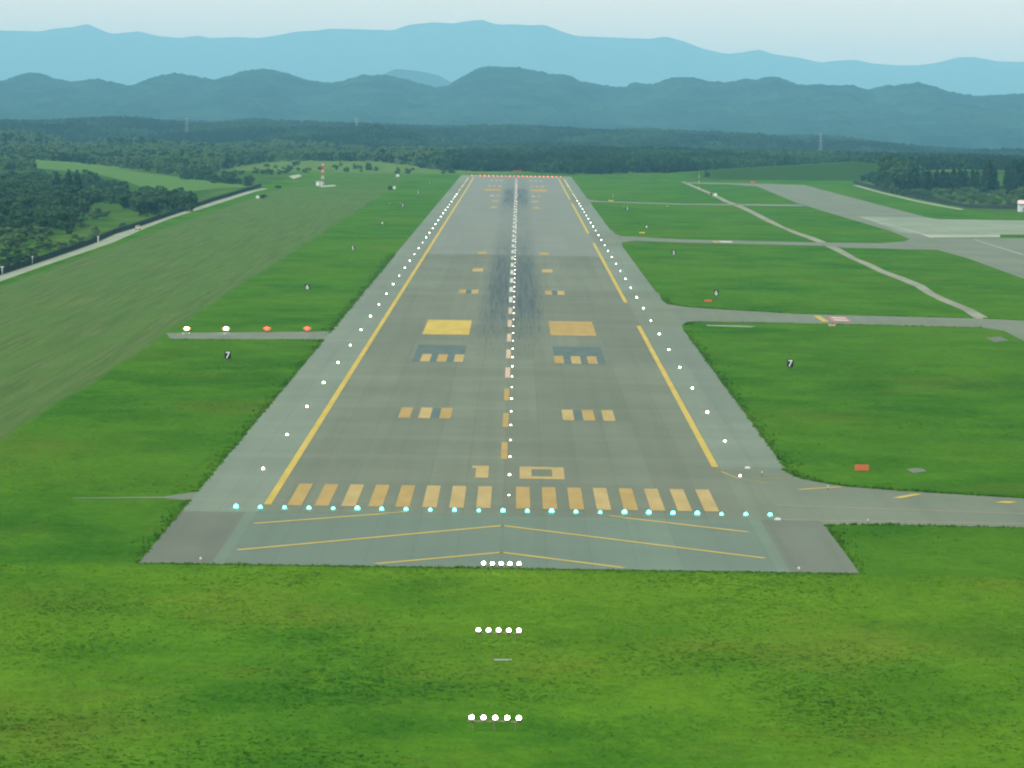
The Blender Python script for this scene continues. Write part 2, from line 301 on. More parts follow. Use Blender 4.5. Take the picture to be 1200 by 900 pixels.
sheet('service_path', gpl((85, 583.5), (191, 582.3), (236, 575.5), (246, 578), (222, 587), (191, 583.9), (85, 584.3)), M_TAX, .03, 'narrow pale path left of the threshold')
sheet('light_strip', gpl((195, 390.3), (390, 388.4), (380, 398), (200, 397.6)), M_TAX, .03, 'grey paved strip under the slope lights')
sheet('drain_cover', gpl((1062, 550), (1072, 548.5), (1082, 549.5), (1086, 552.5), (1070, 554.5)), M_DRK, .03, 'small grey patch in the near right grass')
sheet('drain_cover', gpl((1155, 396), (1172, 394.5), (1182, 399), (1166, 401)), M_DRK, .03, 'grey patch near the right edge of the grass')
sheet('concrete_strip', gpl((828, 380.8), (860, 381.4), (886, 382.4), (880, 383.6), (850, 382.7), (828, 381.9)), M_ROAD, .03, 'thin pale strip in grass below second taxiway')
_k = NT('meadow_grass'); _n = _k.noise(_k.scale(_k.pos(), (.05, .02, 1)), 1.0, 4, .6); _k.col(_k.mix(_n, (.058, .125, .026), (.085, .165, .040))); MEADOW = _k.m
sheet('meadow', gpl((38, 187), (100, 193.5), (200, 206.5), (270, 215.5), (298, 217.5), (282, 220), (250, 221), (225, 224.5), (215, 232), (190, 229), (150, 213), (110, 203), (42, 197)), MEADOW, .05, 'bright green mown field beyond the left fence')

# painted markings are laid on the runway as its parts
def mark(name, quads, m, z, parent=None):
    b = MB()
    for q in quads: b.poly(q, z)
    return b.ob(name, m, parent or RW)
ZM = .085
for i in range(8):
    for s in (-1, 1):
        x = 1.58 + i * 3.37; a, b_ = sorted((s * x, s * (x + 1.8))); mark('threshold_stripe', [rect(a, b_, 9.3, 39.6)], M_YEL if random.random() < .6 else M_YELP, ZM); mark('threshold_stripe', [rect(a, b_, 2460, 2490)], M_YELP, ZM)
def bars(y0, y1, xs, mats):
    for j, (a, b_) in enumerate(xs):
        for s in (-1, 1):
            q = rect(*sorted((s * a, s * b_)), y0, y1); mark('touchdown_bar', [q], mats[(j + (s > 0)) % len(mats)], ZM)
B3 = ((9.0, 10.85), (12.3, 14.2), (15.55, 17.45))
bars(159.8, 183.6, B3, [M_YEL, M_YELP]); bars(310, 335, B3, [M_YELP, M_YEL]); bars(612.5, 637, B3[:2], [M_YELP, M_YEL])
bars(763.5, 789, ((9.0, 12.2),), [M_YELP]); bars(915, 939, ((9.0, 12.1),), [M_YEL])
bars(1563, 1591, ((9.0, 12.0),), [M_YELP]); bars(1700, 1729, ((9.0, 12.0),), [M_YELP]); bars(1833, 1860, B3[:2], [M_YELP, M_PINK]); bars(2122, 2144, B3, [M_PINK]); bars(2317, 2341, B3, [M_PINK])
mark('aiming_point_marking', [rect(-19.2, -9.0, 408.5, 471)], M_LINE, ZM); mark('aiming_point_marking', [rect(8.9, 19.0, 411, 473)], M_YEL, ZM)
mark('aiming_point_marking', [rect(-18.8, -8.9, 1980, 2040)], M_YEL, ZM); mark('aiming_point_marking', [rect(8.9, 18.9, 1980, 2045)], M_YEL, ZM)
for s in (-1, 1):
    mark('painted_out_marking', [rect(*sorted((s * 9.0, s * 19.0)), 309, 368.5)], M_BLUE, .07)
    mark('painted_out_marking', [rect(*sorted((s * 10.85, s * 12.3)), 160.5, 183)], M_BLUE, .07)
    mark('painted_out_marking', [rect(*sorted((s * 10.85, s * 12.3)), 612.5, 637)], M_BLUE, .07)
mark('numeral', [[(-3.95, 52.4), (-2.2, 52.4), (-2.2, 71.6), (-4.5, 71.6), (-4.5, 67.6), (-3.95, 67.6)]], M_YELP, ZM)
mark('numeral', [rect(2.05, 3.7, 51.7, 71.2), rect(6.5, 8.15, 51.7, 70.6), rect(3.7, 6.5, 51.7, 55.8), rect(3.7, 6.5, 67.0, 70.9)], M_YELP, ZM)
for i in range(40):
    y = 83.2 + 60.3 * i
    if y > 2420: break
    mark('centreline_dash', [rect(-.62, .30, y, y + 30.6)], M_YEL if i < 3 else M_PINK if i < 8 else M_GREY, ZM)
mark('edge_line', [rect(-29.95, -29.0, 10, 2440)], M_LINE, ZM)
for a, b_ in ((75, 458), (573, 1048), (1163, 1695), (1776, 2440)): mark('edge_line', [rect(29.0, 29.95, a, b_)], M_LINE, ZM)
def vline(pts, w_):
    out = []
    for (x0, y0), (x1, y1) in zip(pts, pts[1:]):
        L_ = math.hypot(x1 - x0, y1 - y0); nx, ny = -(y1 - y0) / L_ * w_ / 2, (x1 - x0) / L_ * w_ / 2
        out.append([(x0 - nx, y0 - ny), (x1 - nx, y1 - ny), (x1 + nx, y1 + ny), (x0 + nx, y0 + ny)])
    return out
PADO = [o for o in C.objects if o.name == 'blast_pad'][0]
def vee(pts): 
    b = MB()
    for q in pts: b.poly(q, .08)
    b.ob('chevron', M_LINE, PADO)
vee([[(-29.6, -44.6), (-28.6, -44.6), (0, -13.2), (28.6, -45.6), (29.6, -45.6), (0, -11.8)]]) if False else None
for a in ([(-29.6, -44.4), (-.0, -12.4)], [(.0, -12.4), (29.5, -45.0)], [(-29.6, -14.2), (-14.8, 0)], [(14.8, -.4), (29.2, -15.8)], [(-13.7, -56.6), (0, -42.9)], [(0, -42.9), (13.4, -57.0)]): vee(vline(a, .85))
mark('chevron', vline([(-14.8, .2), (-12.0, 3.2)], .62), M_LINE, ZM); mark('chevron', vline([(14.8, 0), (13.0, 2.0)], .62), M_LINE, ZM)
def gmark(px, w_, m, par, z=.075): return mark('taxi_marking', vline([gp(*p) for p in px], w_), m, z, par)
gmark([(840, 549.5), (903, 552)], .25, M_PINK, TA); gmark([(845, 553), (864, 561), (900, 567)], .25, M_LINE, TA); gmark([(880, 561.5), (926, 561.3)], .3, M_LINE, TA)
gmark([(936, 574.3), (986, 571)], .9, M_LINE, TA); gmark([(1050, 584.3), (1076, 579.5)], 1.2, M_LINE, TA); gmark([(1174, 590), (1184, 588.2)], 2.0, M_LINE, TA)
gmark([(910, 592.5), (1200, 602.5)], .3, M_PINK, TA); gmark([(905, 609.5), (1200, 614.5)], .3, M_PINK, TA)
mark('holding_mark', [gpl((953, 370.2), (961, 370.4), (972, 377.4), (964, 377.2))], M_LINE, .07, TB)
mark('holding_mark', [gpl((969, 370.8), (992, 371.8), (998, 377.5), (975, 377.2))], M_RED, .07, TB)
mark('holding_mark', [gpl((973, 371.7), (990, 372.4), (992, 373.8), (975, 373.2)), gpl((976, 374.6), (993, 375.2), (995, 376.4), (978, 375.9))], M_WHITE, .09, TB)
mark('holding_mark', [gpl((834, 282.6), (839, 282.6), (843, 284.4), (838, 284.4))], M_LINE, .07, TC)
mark('holding_mark', [gpl((841, 282.6), (857, 282.8), (859, 284.4), (846, 284.4))], M_WHITE, .07, TC)
gmark([(1007, 254), (1090, 276.5)], .5, M_WHITE, PT, .08); gmark([(1024, 257), (1040, 257.2)], 3, M_WHITE, PT, .08); gmark([(1142, 281), (1200, 299)], .5, M_WHITE, PT, .08)

# ------------------------------------------------------------------ lights
M_MET = plain('light_metal', (.30, .30, .28), .5, .3); M_ORG = plain('orange_metal', (.55, .22, .05), .5)
G_W = glow('lit_white_lens', (1.0, .92, .82), 14); G_C2 = glow('lit_centreline_lens', (1.0, .90, .78), 9); G_W2 = glow('lit_bright_lens', (1.0, .97, .90), 24); G_A = glow('lit_amber_lens', (1.0, .62, .12), 6)
G_R = glow('lit_red_lens', (1.0, .05, .03), 9); G_C = glow('lit_cyan_lens', (.07, 1.0, .92), 9); G_R2 = glow('lit_papi_red_lens', (1.0, .03, .03), 6)
M_OLV = plain('olive_metal', (.16, .15, .07), .7)
stem = MB().lathe([(.16, 0), (.16, .03), (.06, .04), (.06, .09), (.13, .10), (.13, .13)], 8).mesh('edge_light_base', M_ORG)
flat = MB().lathe([(.22, 0), (.20, .05), (.12, .07)], 10).mesh('inset_light_base', M_MET)
def dome(r, z, m): return MB().lathe([(r, z), (r * 1.02, z + r * .5), (r * .8, z + r * 1.05), (r * .35, z + r * 1.35)], 8).mesh('lens', m)
D = {}
def lamp(name, x, y, z, base, key, label, group, cat='runway light'):
    if key not in D: D[key] = dome(*key[:2], key[2])
    o = tag(link(name, base, None, (x, y, z)), label, cat, group); link('lens', D[key], o, (0, 0, 0), 0, random.choice((.78, .9, 1.0, 1.1))); return o
NUM = 'first second third fourth fifth sixth seventh eighth ninth tenth eleventh twelfth thirteenth fourteenth fifteenth sixteenth seventeenth eighteenth nineteenth twentieth'.split()
TENS = {20: 'twenty', 30: 'thirty', 40: 'forty', 50: 'fifty', 60: 'sixty', 70: 'seventy', 80: 'eighty'}
def nth(i):
    if i <= 20: return NUM[i - 1]
    t, u_ = i // 10 * 10, i % 10
    return TENS[t] + '-' + NUM[u_ - 1] if u_ else TENS[t][:-1] + 'ieth'
for s, side in ((-1, 'left'), (1, 'right')):
    for i in range(1, 41):
        y = 60 * i; amber = y > 1880
        x = s * 33 if not (s > 0 and i == 1) else 32.2
        lamp('edge_light', x, y, .05, stem, (.185 if y < 700 else .15, .12, G_A if amber else G_W), f"{'amber' if amber else 'white'} light on the {side} runway edge, {nth(i)} from the threshold", f'{side} runway edge lights')
for i in range(80):
    y = 26.6 + 30 * i
    if y > 2490: break
    left = 2500 - y; red = left < 300 or (left < 900 and i % 2)
    lamp('centreline_light', .68, y, .06, flat, (.145 if y < 400 else .11 if y < 900 else .085, .03, G_R if red else G_C2), f"{'red' if red else 'white'} runway centreline light, {nth(i + 1)} from the threshold", 'runway centreline lights')
for i in range(23):
    x = -33 + 3 * i
    lamp('threshold_light', x, 4.4, .06, stem, (.25, .11, G_C), f'bright cyan threshold light, {nth(i + 1)} from the left in its row', 'threshold lights')
for i in range(22):
    x = -31.5 + 3 * i
    lamp('runway_end_light', x, 2502, .06, stem, (.22, .12, G_R), f'red light across the far runway end, {nth(i + 1)} from the left', 'runway end lights')
for j, (y, nm) in enumerate(((gp(588.5, 660, 1.1)[1], 'at the edge of the blast pad'), (gp(585, 738, 1.1)[1], 'in the grass, middle of the three rows'), (gp(580, 840.5, 1.1)[1], 'in the grass, nearest row of the three'))):
    t = empty('approach_light_bar', (0, y, 0), 'row of five brilliant white approach lights ' + nm, 'approach lights', 'approach light rows')
    MB().box((0, 0, .75), (4.4, .12, .10)).ob('crossbar', M_OLV, t)
    for x in (-1.7, 0, 1.7): MB().bar((x, 0, 0), (x, 0, .72), .05, 6).ob('post', M_OLV, t)
    for i in range(5):
        l = MB().lathe([(.10, .78), (.18, .84), (.18, .95)], 8, (-1.9 + .95 * i + .05, 0, 0)).ob('lamp', M_MET, t)
        MB().lathe([(.15, .96), (.195, 1.06), (.15, 1.18), (.05, 1.24)], 10, (-1.9 + .95 * i + .05, -.03, 0)).ob('lens', G_W2, l)
for i, u_ in enumerate((219, 265, 313, 360)):
    x, y = gp(u_, 385, .86)
    col = 'white' if i < 2 else 'red'; t = empty('slope_indicator_light', (x, y, .03), f"{'outer' if i in (0, 3) else 'inner'} {col} slope light left of the runway on its paved strip", 'approach slope light', 'four slope indicator lights')
    MB().box((0, 0, .85), (1.7, 1.2, .42)).ob('housing', M_ORG, t)
    for sx in (-.6, .6):
        for sy in (-.4, .4): MB().bar((sx, sy, 0), (sx, sy, .64), .04, 6).ob('leg', M_MET, t)
    for sx in (0.0,):
        b = MB().lathe([(.08, .56), (.36, .68), (.44, .88), (.34, 1.09), (.10, 1.20)], 10, (sx, -.66, 0)); b.ob('lens', G_W2 if i < 2 else G_R2, t)

# ------------------------------------------------------------------ signs
M_BLK = plain('black_panel', (.010, .010, .010), .95); M_WH = plain('white_panel', (.78, .78, .74), .6, 0, .05)
digits = {}
def digit(ch):
    if ch not in digits:
        cu = bpy.data.curves.new('digit', 'FONT'); cu.body = ch; cu.size = 1.75; cu.extrude = .02; cu.offset = .03; cu.align_x = 'CENTER'; cu.resolution_u = 3
        o = bpy.data.objects.new('digit', cu); C.objects.link(o); dg = bpy.context.evaluated_depsgraph_get()
        me = bpy.data.meshes.new_from_object(o.evaluated_get(dg)); bpy.data.objects.remove(o); me.materials.clear(); me.materials.append(M_WH)
        me.transform(Matrix.Rotation(math.pi / 2, 4, 'X')); digits[ch] = me
    return digits[ch]
for s, side in ((-1, 'left'), (1, 'right')):
    for i, n_ in enumerate('7654321'):
        y = 306 + 311 * i
        t = empty('distance_sign', (s * 54.7, y, 0), f"black board with a white {dict(zip('7654321', 'seven six five four three two one'.split()))[n_]} in the grass {side} of the runway", 'distance sign', 'runway distance signs')
        MB().box((0, 0, 1.02), (1.2, .30, 1.5)).ob('panel', M_BLK, t)
        for sx in (-.5, .5): MB().bar((sx, 0, 0), (sx, 0, .28), .05, 6).ob('leg', M_MET, t)
        link('digit', digit(n_), t, (0, -.19, .42))
M_OR = plain('orange_board', (.62, .135, .05), .6)
M_YB = plain('yellow_board', (.70, .48, .04), .6)
def board(u, v, w_, h_, m, label, rz=0.0):
    x, y = gp(u, v); t = empty('taxiway_sign', (x, y, 0), label, 'taxiway sign', None, rz)
    MB().box((0, 0, .18 + h_ / 2), (w_, .28, h_)).ob('panel', m, t); MB().box((0, -.16, .18 + h_ / 2), (w_ * .94, .04, h_ * .86)).ob('face', m, t)
    for sx in (-.35, .35): MB().bar((sx * w_, 0, 0), (sx * w_, 0, .2), .05, 6).ob('leg', M_MET, t)
board(1010, 553, 1.95, .8, M_OR, 'long orange board standing in the nearest right grass')
board(830, 354.5, 2.0, .55, M_OR, 'low orange board beside the right sign six')
board(882, 214.8, 2.6, 1.2, M_OR, 'small far orange board beside the parallel taxiway')
board(752.5, 274, 2.2, .5, M_YB, 'low yellow board in grass beside third taxiway')
board(975, 383, 1.6, .4, plain('pink_board', (.6, .38, .30), .6), 'low pale pink board below the holding marks')
board(716, 236.2, 2.6, .5, M_YB, 'low yellow board by the thin far service road')

# ------------------------------------------------------------------ small airfield things
M_WHB = plain('white_box', (.72, .74, .70), .6, 0, .06); M_DK = plain('dark_box', (.03, .04, .04), .6); M_REDP = plain('red_mast_paint', (.55, .08, .04), .5)
def lean(u, v): return gp(u, v)
def post(u, v, h, m, label, r=.05, name='marker_post'):
    x, y = gp(u, v); t = empty(name, (x, y, 0), label, 'marker post'); MB().bar((0, 0, 0), (0, 0, h), r, 6).ob('post', m, t); MB().box((0, 0, h + .1), (r * 4, r * 4, .22)).ob('cap', M_WHB, t)
post(235, 659, .35, M_ORG, 'tiny pale marker post at the left of the blast pad'); post(936, 670.5, .35, M_ORG, 'tiny pale marker post at the right of the blast pad')
post(893, 559, .55, M_DK, 'thin dark post on the pale taxiway corner', .03); post(970, 575, .5, M_DK, 'thin dark post beside the yellow taxiway mark', .03); post(1017, 615, .5, M_DK, 'thin dark post on the lower taxiway edge', .03)
def fitting(u, v, label):
    x, y = gp(u, v); t = empty('guard_light', (x, y, .04), label, 'guard light'); MB().box((0, 0, .12), (.72, .3, .2)).ob('housing', M_WHB, t); MB().box((0, .02, .25), (.5, .2, .08)).ob('cap', M_WHB, t)
fitting(876, 549.5, 'unlit white flat fitting above the first edge light'); fitting(911.5, 610, 'unlit white flat fitting right of the cyan row')
x, y = gp(583, 773.5); t = empty('concrete_slab', (x, y, 0), 'broken pale slab lying in grass between the light rows', 'slab'); MB().box((.5, 0, .03), (1.6, .4, .08)).ob('slab', plain('weathered_concrete', (.34, .38, .36)), t); MB().box((-.5, .1, .04), (.3, .3, .10)).ob('block', plain('brown_block', (.16, .12, .08)), t)
# glide path mast with its hut
x, y = gp(378, 217); t = empty('antenna_mast', (x, y, 0), 'red and white lattice antenna mast by a white hut on the left', 'antenna mast')
for i in range(7):
    z0, z1 = i * 1.85, (i + 1) * 1.85; b = MB(); w0 = .75 - .05 * i; w1 = .75 - .05 * (i + 1); cs = ((-1, -1), (1, -1), (1, 1), (-1, 1))
    for q in range(4):
        a, c2 = cs[q], cs[(q + 1) % 4]
        b.bar((a[0] * w0, a[1] * w0, z0), (a[0] * w1, a[1] * w1, z1), .10); b.bar((a[0] * w0, a[1] * w0, z0), (c2[0] * w1, c2[1] * w1, z1), .07); b.bar((a[0] * w1, a[1] * w1, z1), (c2[0] * w1, c2[1] * w1, z1), .07)
    b.ob('mast_section', M_REDP if i % 2 else M_WHB, t)
MB().box((0, -.7, 11.6), (2.6, .3, .9)).ob('antenna_panel', M_REDP, t); MB().box((0, -.8, 7.6), (2.2, .3, .7)).ob('antenna_panel', M_REDP, t)
x, y = gp(374, 217.5); t = empty('equipment_hut', (x, y, 0), 'small white hut at the foot of the red mast', 'hut'); MB().box((0, 0, 1.3), (3.6, 4, 2.6)).ob('wall', M_WHB, t); MB().box((0, 0, 2.68), (4.0, 4.4, .16)).ob('roof', M_MET, t); MB().box((.6, -2.02, 1.0), (.9, .06, 2.0)).ob('door', M_MET, t)
sheet('hut_pad', gpl((372, 218.2), (392, 216.4), (394, 218.2), (378, 219.4)), M_PATH, .03, 'pale pad beside the white hut'); sheet('paved_yard', gpl((338, 206.5), (350, 204.2), (354, 206.4), (344, 209.6)), M_PATH, .03, 'far grey paved yard left of the mast')
def cabinet(u, v, w_, h_, m, label):
    x, y = gp(u, v); t = empty('equipment_cabinet', (x, y, 0), label, 'cabinet'); MB().box((0, 0, h_ / 2), (w_, w_ * .8, h_)).ob('body', m, t); MB().box((0, 0, h_ + .05), (w_ * 1.1, w_ * .9, .1)).ob('lid', M_MET, t); MB().box((0, -w_ * .4 - .02, h_ * .5), (w_ * .7, .03, h_ * .8)).ob('door', m, t)
cabinet(462, 221.5, 1.5, 1.7, M_WHB, 'white cabinet beside a dark bush in far left grass'); cabinet(466, 207, 2.2, 1.6, M_WHB, 'farthest white cabinet left of the runway end')
cabinet(838.5, 229.5, 1.6, 1.5, M_WHB, 'white cabinet standing on the dirt path'); cabinet(833.5, 228.6, 1.2, 1.1, M_DK, 'dark box beside the white cabinet on the path')
cabinet(832, 207.5, 1.8, 2.6, plain('cream', (.62, .56, .40)), 'cream cabinet beside a dark bush beyond the far path')
cabinet(302, 232.5, 1.6, 1.5, M_WHB, 'white box by a dark bush at the end of the road')
post(456.8, 245, 2.6, M_DK, 'thin dark post left of the pair in left grass', .05); post(469.5, 245, 2.6, M_DK, 'thin dark post right of the pair in left grass', .06)
post(731, 248, 2.4, M_DK, 'thin dark post left of the pair in right grass', .05); post(735, 248, 2.4, M_DK, 'thin dark post right of the pair in right grass', .05); post(782, 245, 1.4, M_DK, 'short dark post in the far right grass', .12)
post(2.5, 321.5, 2.0, M_WHB, 'pale post at the fence by the left picture edge', .22); post(38, 309.5, 2.2, M_WHB, 'slim pale post, second along the left fence', .12); post(115, 284, 1.9, M_WHB, 'pale post at the fence near the road bend', .2)
x, y = gp(819, 222); t = empty('radio_mast', (x, y, 0), 'thin red and white mast beside the dirt path', 'mast')
for i in range(6): MB().bar((0, 0, i * 1.8), (0, 0, i * 1.8 + 1.8), .10, 6).ob('mast_section', M_REDP if i % 2 else M_WHB, t)
x, y = .5, 2640; t = empty('localiser_array', (x, y, 0), 'red antenna frame beyond the far runway end', 'antenna array')
MB().box((0, 0, 1.9), (6.0, .2, .25)).ob('crossbar', M_REDP, t)
for i in range(5): MB().box((-2.6 + 1.3 * i, -.2, 2.2), (.5, 1.2, .9)).ob('antenna', M_REDP, t); MB().bar((-2.6 + 1.3 * i, 0, 0), (-2.6 + 1.3 * i, 0, 1.8), .09, 6).ob('post', M_REDP, t)
# shed at the right edge
x, y = gp(1200, 248.5); t = empty('shed', (x, y, 0), 'pale blue shed with a pinkish roof at the right edge', 'shed')
MB().box((.6, 0, 2.1), (7, 6, 4.2)).ob('wall', plain('shed_wall', (.55, .60, .60)), t)
b = MB(); b.v = [(-3.3, -3.5, 4.2), (4.5, -3.5, 4.2), (4.5, 3.5, 4.2), (-3.3, 3.5, 4.2), (-3.3, 0, 6.0), (4.5, 0, 6.0)]; b.f = [(0, 1, 5, 4), (2, 3, 4, 5), (0, 4, 3), (1, 2, 5), (3, 2, 1, 0)]; b.ob('roof', plain('shed_roof', (.60, .46, .42)), t)
d = MB().box((-.6, -3.03, 1.2), (1.2, .06, 2.4)).ob('door', M_MET, t); w2 = MB().box((1.8, -3.03, 2.4), (1.3, .06, 1.0)).ob('window', M_DK, t)
# yellow truck on the perimeter road
x, y = gp(161.5, 269.5); t = empty('pickup_truck', (x, y, .04), 'small yellow pickup truck on the left perimeter road', 'truck', None, .03); M_YT = plain('yellow_bodywork', (.72, .55, .07), .35)
MB().box((0, 0, .75), (1.8, 4.4, .6)).ob('body', M_YT, t); MB().box((0, .3, 1.35), (1.6, 1.7, .62)).ob('cab', M_WHB, t); MB().box((0, -.57, 1.38), (1.4, .04, .42)).ob('windscreen', M_DK, t); MB().box((0, -2.22, .55), (1.8, .08, .25)).ob('bumper', M_MET, t)
for sx in (-.8, .8):
    for sy in (-1.4, 1.4): MB().bar((sx - .1, sy, .36), (sx + .1, sy, .36), .36, 10).ob('wheel', M_DK, t)
    MB().box((sx * .8, -2.22, .85), (.3, .05, .2)).ob('headlight', M_WHB, t)

# fences
k = NT('fence_mesh'); k.col((.035, .045, .045)); tr = k.n('BsdfTransparent'); p = k.pos()
ms = k.n('MixShader', {0: .86, 1: tr.outputs[0], 2: k.b.outputs[0]}); k.t.links.new(ms.outputs[0], k.out.inputs[0]); M_FEN = k.m
M_FP = plain('fence_post', (.10, .12, .12), .6)
def fence(pts, h, step, label):
    t = empty('perimeter_fence', (*pts[0], 0), label, 'fence'); P0 = Vector((*pts[0], 0)); segs = []
    for a, b_ in zip(pts, pts[1:]):
        L_ = math.hypot(b_[0] - a[0], b_[1] - a[1]); n_ = max(1, round(L_ / step))
        segs += [((a[0] + (b_[0] - a[0]) * i / n_, a[1] + (b_[1] - a[1]) * i / n_), (a[0] + (b_[0] - a[0]) * (i + 1) / n_, a[1] + (b_[1] - a[1]) * (i + 1) / n_)) for i in range(n_)]
    pm = MB().box((0, 0, h / 2 + .05), (.08, .08, h + .1)).mesh('post', M_FP)
    for a, b_ in segs:
        L_ = math.hypot(b_[0] - a[0], b_[1] - a[1]); rz = math.atan2(b_[1] - a[1], b_[0] - a[0]); z = float(ground_z(a[0], a[1]))
        mm = MB().box((L_ / 2, 0, h * .38), (L_ - .14, .03, h * .76)).box((L_ / 2, 0, h * .84), (L_ - .14, .02, .05)).box((L_ / 2, 0, h * .95), (L_ - .14, .02, .05))
        o = mm.ob('panel', M_FEN, t, (a[0] - P0.x, a[1] - P0.y, z)); o.rotation_euler.z = rz
        link('post', pm, t, (a[0] - P0.x, a[1] - P0.y, z))
fence([(-149.5, 500)] + gpl((0, 321.6), (42, 308), (83, 294), (110, 284.3), (133, 274), (158, 266.5), (200, 252), (250, 235.5), (290, 223.5), (306, 218.5)), 2.2, 12, 'long dark mesh fence along the left perimeter road')
fence(gpl((1000, 215.2), (1012, 218), (1035, 224), (1078, 233.5), (1112, 240.5), (1135, 244), (1192, 246)), 2.6, 12, 'dark mesh fence below the wooded right bank')

# ------------------------------------------------------------------ trees
def leaf_mat(name, a, b, tr_=.25, hill=False):
    k = NT(name); oi = k.n('ObjectInfo'); p = k.pos(); n1 = k.noise(p, .35, 3, .6)
    c = k.mix(oi.outputs['Random'], a, b); c = k.mix(k.ramp(n1, .3, .7, 0, .5), c, tuple(x * .6 for x in a))
    if hill:
        big = k.noise(k.scale(p, (.0065, .0022, .001)), 1.0, 4, .6); c = k.mix(k.ramp(big, .40, .62, 0, .75), c, tuple(x * .42 for x in a)); c = k.mix(k.ramp(big, .50, .30, 0, .5), c, tuple(x * 1.15 for x in b))
    k.col(c)
    t_ = k.n('BsdfTranslucent', {'Color': c}); ms = k.n('MixShader', {0: tr_, 1: k.b.outputs[0], 2: t_.outputs[0]}); k.t.links.new(ms.outputs[0], k.out.inputs[0]); return k.m
M_LF = leaf_mat('broad_leaves', (.036, .096, .040), (.082, .160, .062), .4); M_LP = leaf_mat('pale_leaves', (.095, .175, .060), (.150, .240, .090), .45); M_NE = leaf_mat('needles', (.012, .040, .026), (.024, .062, .034), .2)
M_FF = leaf_mat('far_leaves', (.028, .080, .030), (.070, .150, .060), .4, True); M_BARK = plain('bark', (.07, .055, .04), .9)
def leaf_quads(cen, nrm, size, r_):
    n = len(cen); nrm = nrm / np.linalg.norm(nrm, axis=1, keepdims=True); a = r_.normal(size=(n, 3)); a -= (a * nrm).sum(1, keepdims=True) * nrm; a /= np.linalg.norm(a, axis=1, keepdims=True); b = np.cross(nrm, a)
    s = size * r_.uniform(.6, 1.3, (n, 1)); t_ = r_.uniform(.6, 1, (n, 1)); V = np.stack([cen - a * s - b * s * .35, cen + a * s * .2 - b * s * t_, cen + a * s + b * s * .3, cen - a * s * .3 + b * s * t_], 1).reshape(-1, 3)
    return V, np.arange(4 * n).reshape(-1, 4)
def broad_crown(seed, n_lobe, per, m, size=.13, low=.28):   # unit height, unit-ish width
    r_ = np.random.default_rng(seed); cs = []; ns = []
    for i in range(n_lobe):
        th = r_.uniform(0, 2 * math.pi); rr = .27 * math.sqrt(r_.random()); z = r_.uniform(low + .12, .84); rr *= 1.25 - .8 * abs(z - .5) ; rad = r_.uniform(.13, .23) * (1.1 - .45 * z)
        d = r_.normal(size=(per, 3)); d[:, 2] = d[:, 2] * .8 + .25; d /= np.linalg.norm(d, axis=1, keepdims=True)
        cs.append(np.array([rr * math.cos(th), rr * math.sin(th), z]) + d * rad * r_.uniform(.65, 1.08, (per, 1))); ns.append(d + r_.normal(size=(per, 3)) * .45)
    V, Fq = leaf_quads(np.concatenate(cs), np.concatenate(ns), size * .36, r_); return np_mesh('crown', V, Fq, m)
def cone_crown(seed, tiers, per, m, wid=.19):
    r_ = np.random.default_rng(seed); cs = []; ns = []
    for i in range(tiers):
        z = .05 + .95 * i / tiers; R = wid * (1 - i / tiers) ** .85 + .012; n = max(5, int(per * (1 - i / tiers) + 4)); th = r_.uniform(0, 2 * math.pi, n); q = R * r_.uniform(.45, 1.12, n)
        cs.append(np.stack([q * np.cos(th), q * np.sin(th), z + r_.normal(0, .018, n) - q * .35 + .03], 1)); ns.append(np.stack([np.cos(th) * .7, np.sin(th) * .7, np.full(n, .75)], 1) + r_.normal(size=(n, 3)) * .3)
    V, Fq = leaf_quads(np.concatenate(cs), np.concatenate(ns), .045, r_); return np_mesh('crown', V, Fq, m)
def trunk_mesh(seed, h, r0):
    r_ = random.Random(seed); b = MB(); b.lathe([(r0, 0), (r0 * .75, h * .4), (r0 * .4, h)], 7)
    for i in range(4):
        t_ = r_.uniform(0, 6.28); z = h * r_.uniform(.45, .8); b.bar((0, 0, z), (.22 * math.cos(t_), .22 * math.sin(t_), z + .2), r0 * .28, 5)
    return b.mesh('trunk', M_BARK)
BROAD = [broad_crown(20 + i, 20, 62, M_LF, .13, .02) for i in range(5)]; PALE = [broad_crown(40 + i, 13, 55, M_LP, .13, .05) for i in range(4)]; BUSH = [broad_crown(60 + i, 11, 50, M_LF, .15, -.05) for i in range(4)]
CONE = [cone_crown(80 + i, 20, 26, M_NE, .17 + .02 * i) for i in range(4)]; TR_B = [trunk_mesh(i, .62, .022) for i in range(3)]; TR_C = [trunk_mesh(9, .9, .016)]; TR_S = [trunk_mesh(5, .4, .03)]
KIND = {'broad': (BROAD, TR_B, 'tree'), 'pale': (PALE, TR_S, 'bush'), 'bush': (BUSH, TR_S, 'bush'), 'cone': (CONE, TR_C, 'conifer')}
def tree(kind, u, v, h, label, group, wid=1.0):
    d = ray(u, v); ts = np.arange(900, 5200, 4.0) / d.y; PX, PY, PZ = EYE.x + d.x * ts, EYE.y + d.y * ts, EYE.z + d.z * ts
    hit = np.nonzero(PZ <= ground_z(PX, PY))[0]; i_ = hit[0] if len(hit) else -1; x, y = float(PX[i_]), float(PY[i_])
    cr, tr_, cat = KIND[kind]; z = float(ground_z(x, y)) - .1
    name = {'broad': 'broadleaf_tree', 'pale': 'pale_bush', 'bush': 'dark_bush', 'cone': 'conifer_tree'}[kind]
    o = tag(link(name, None, None, (x, y, z), random.uniform(0, 6.28), (h * wid, h * wid * random.uniform(.9, 1.1), h)), label, cat, group)
    link('crown', random.choice(cr), o); link('trunk', random.choice(tr_), o)
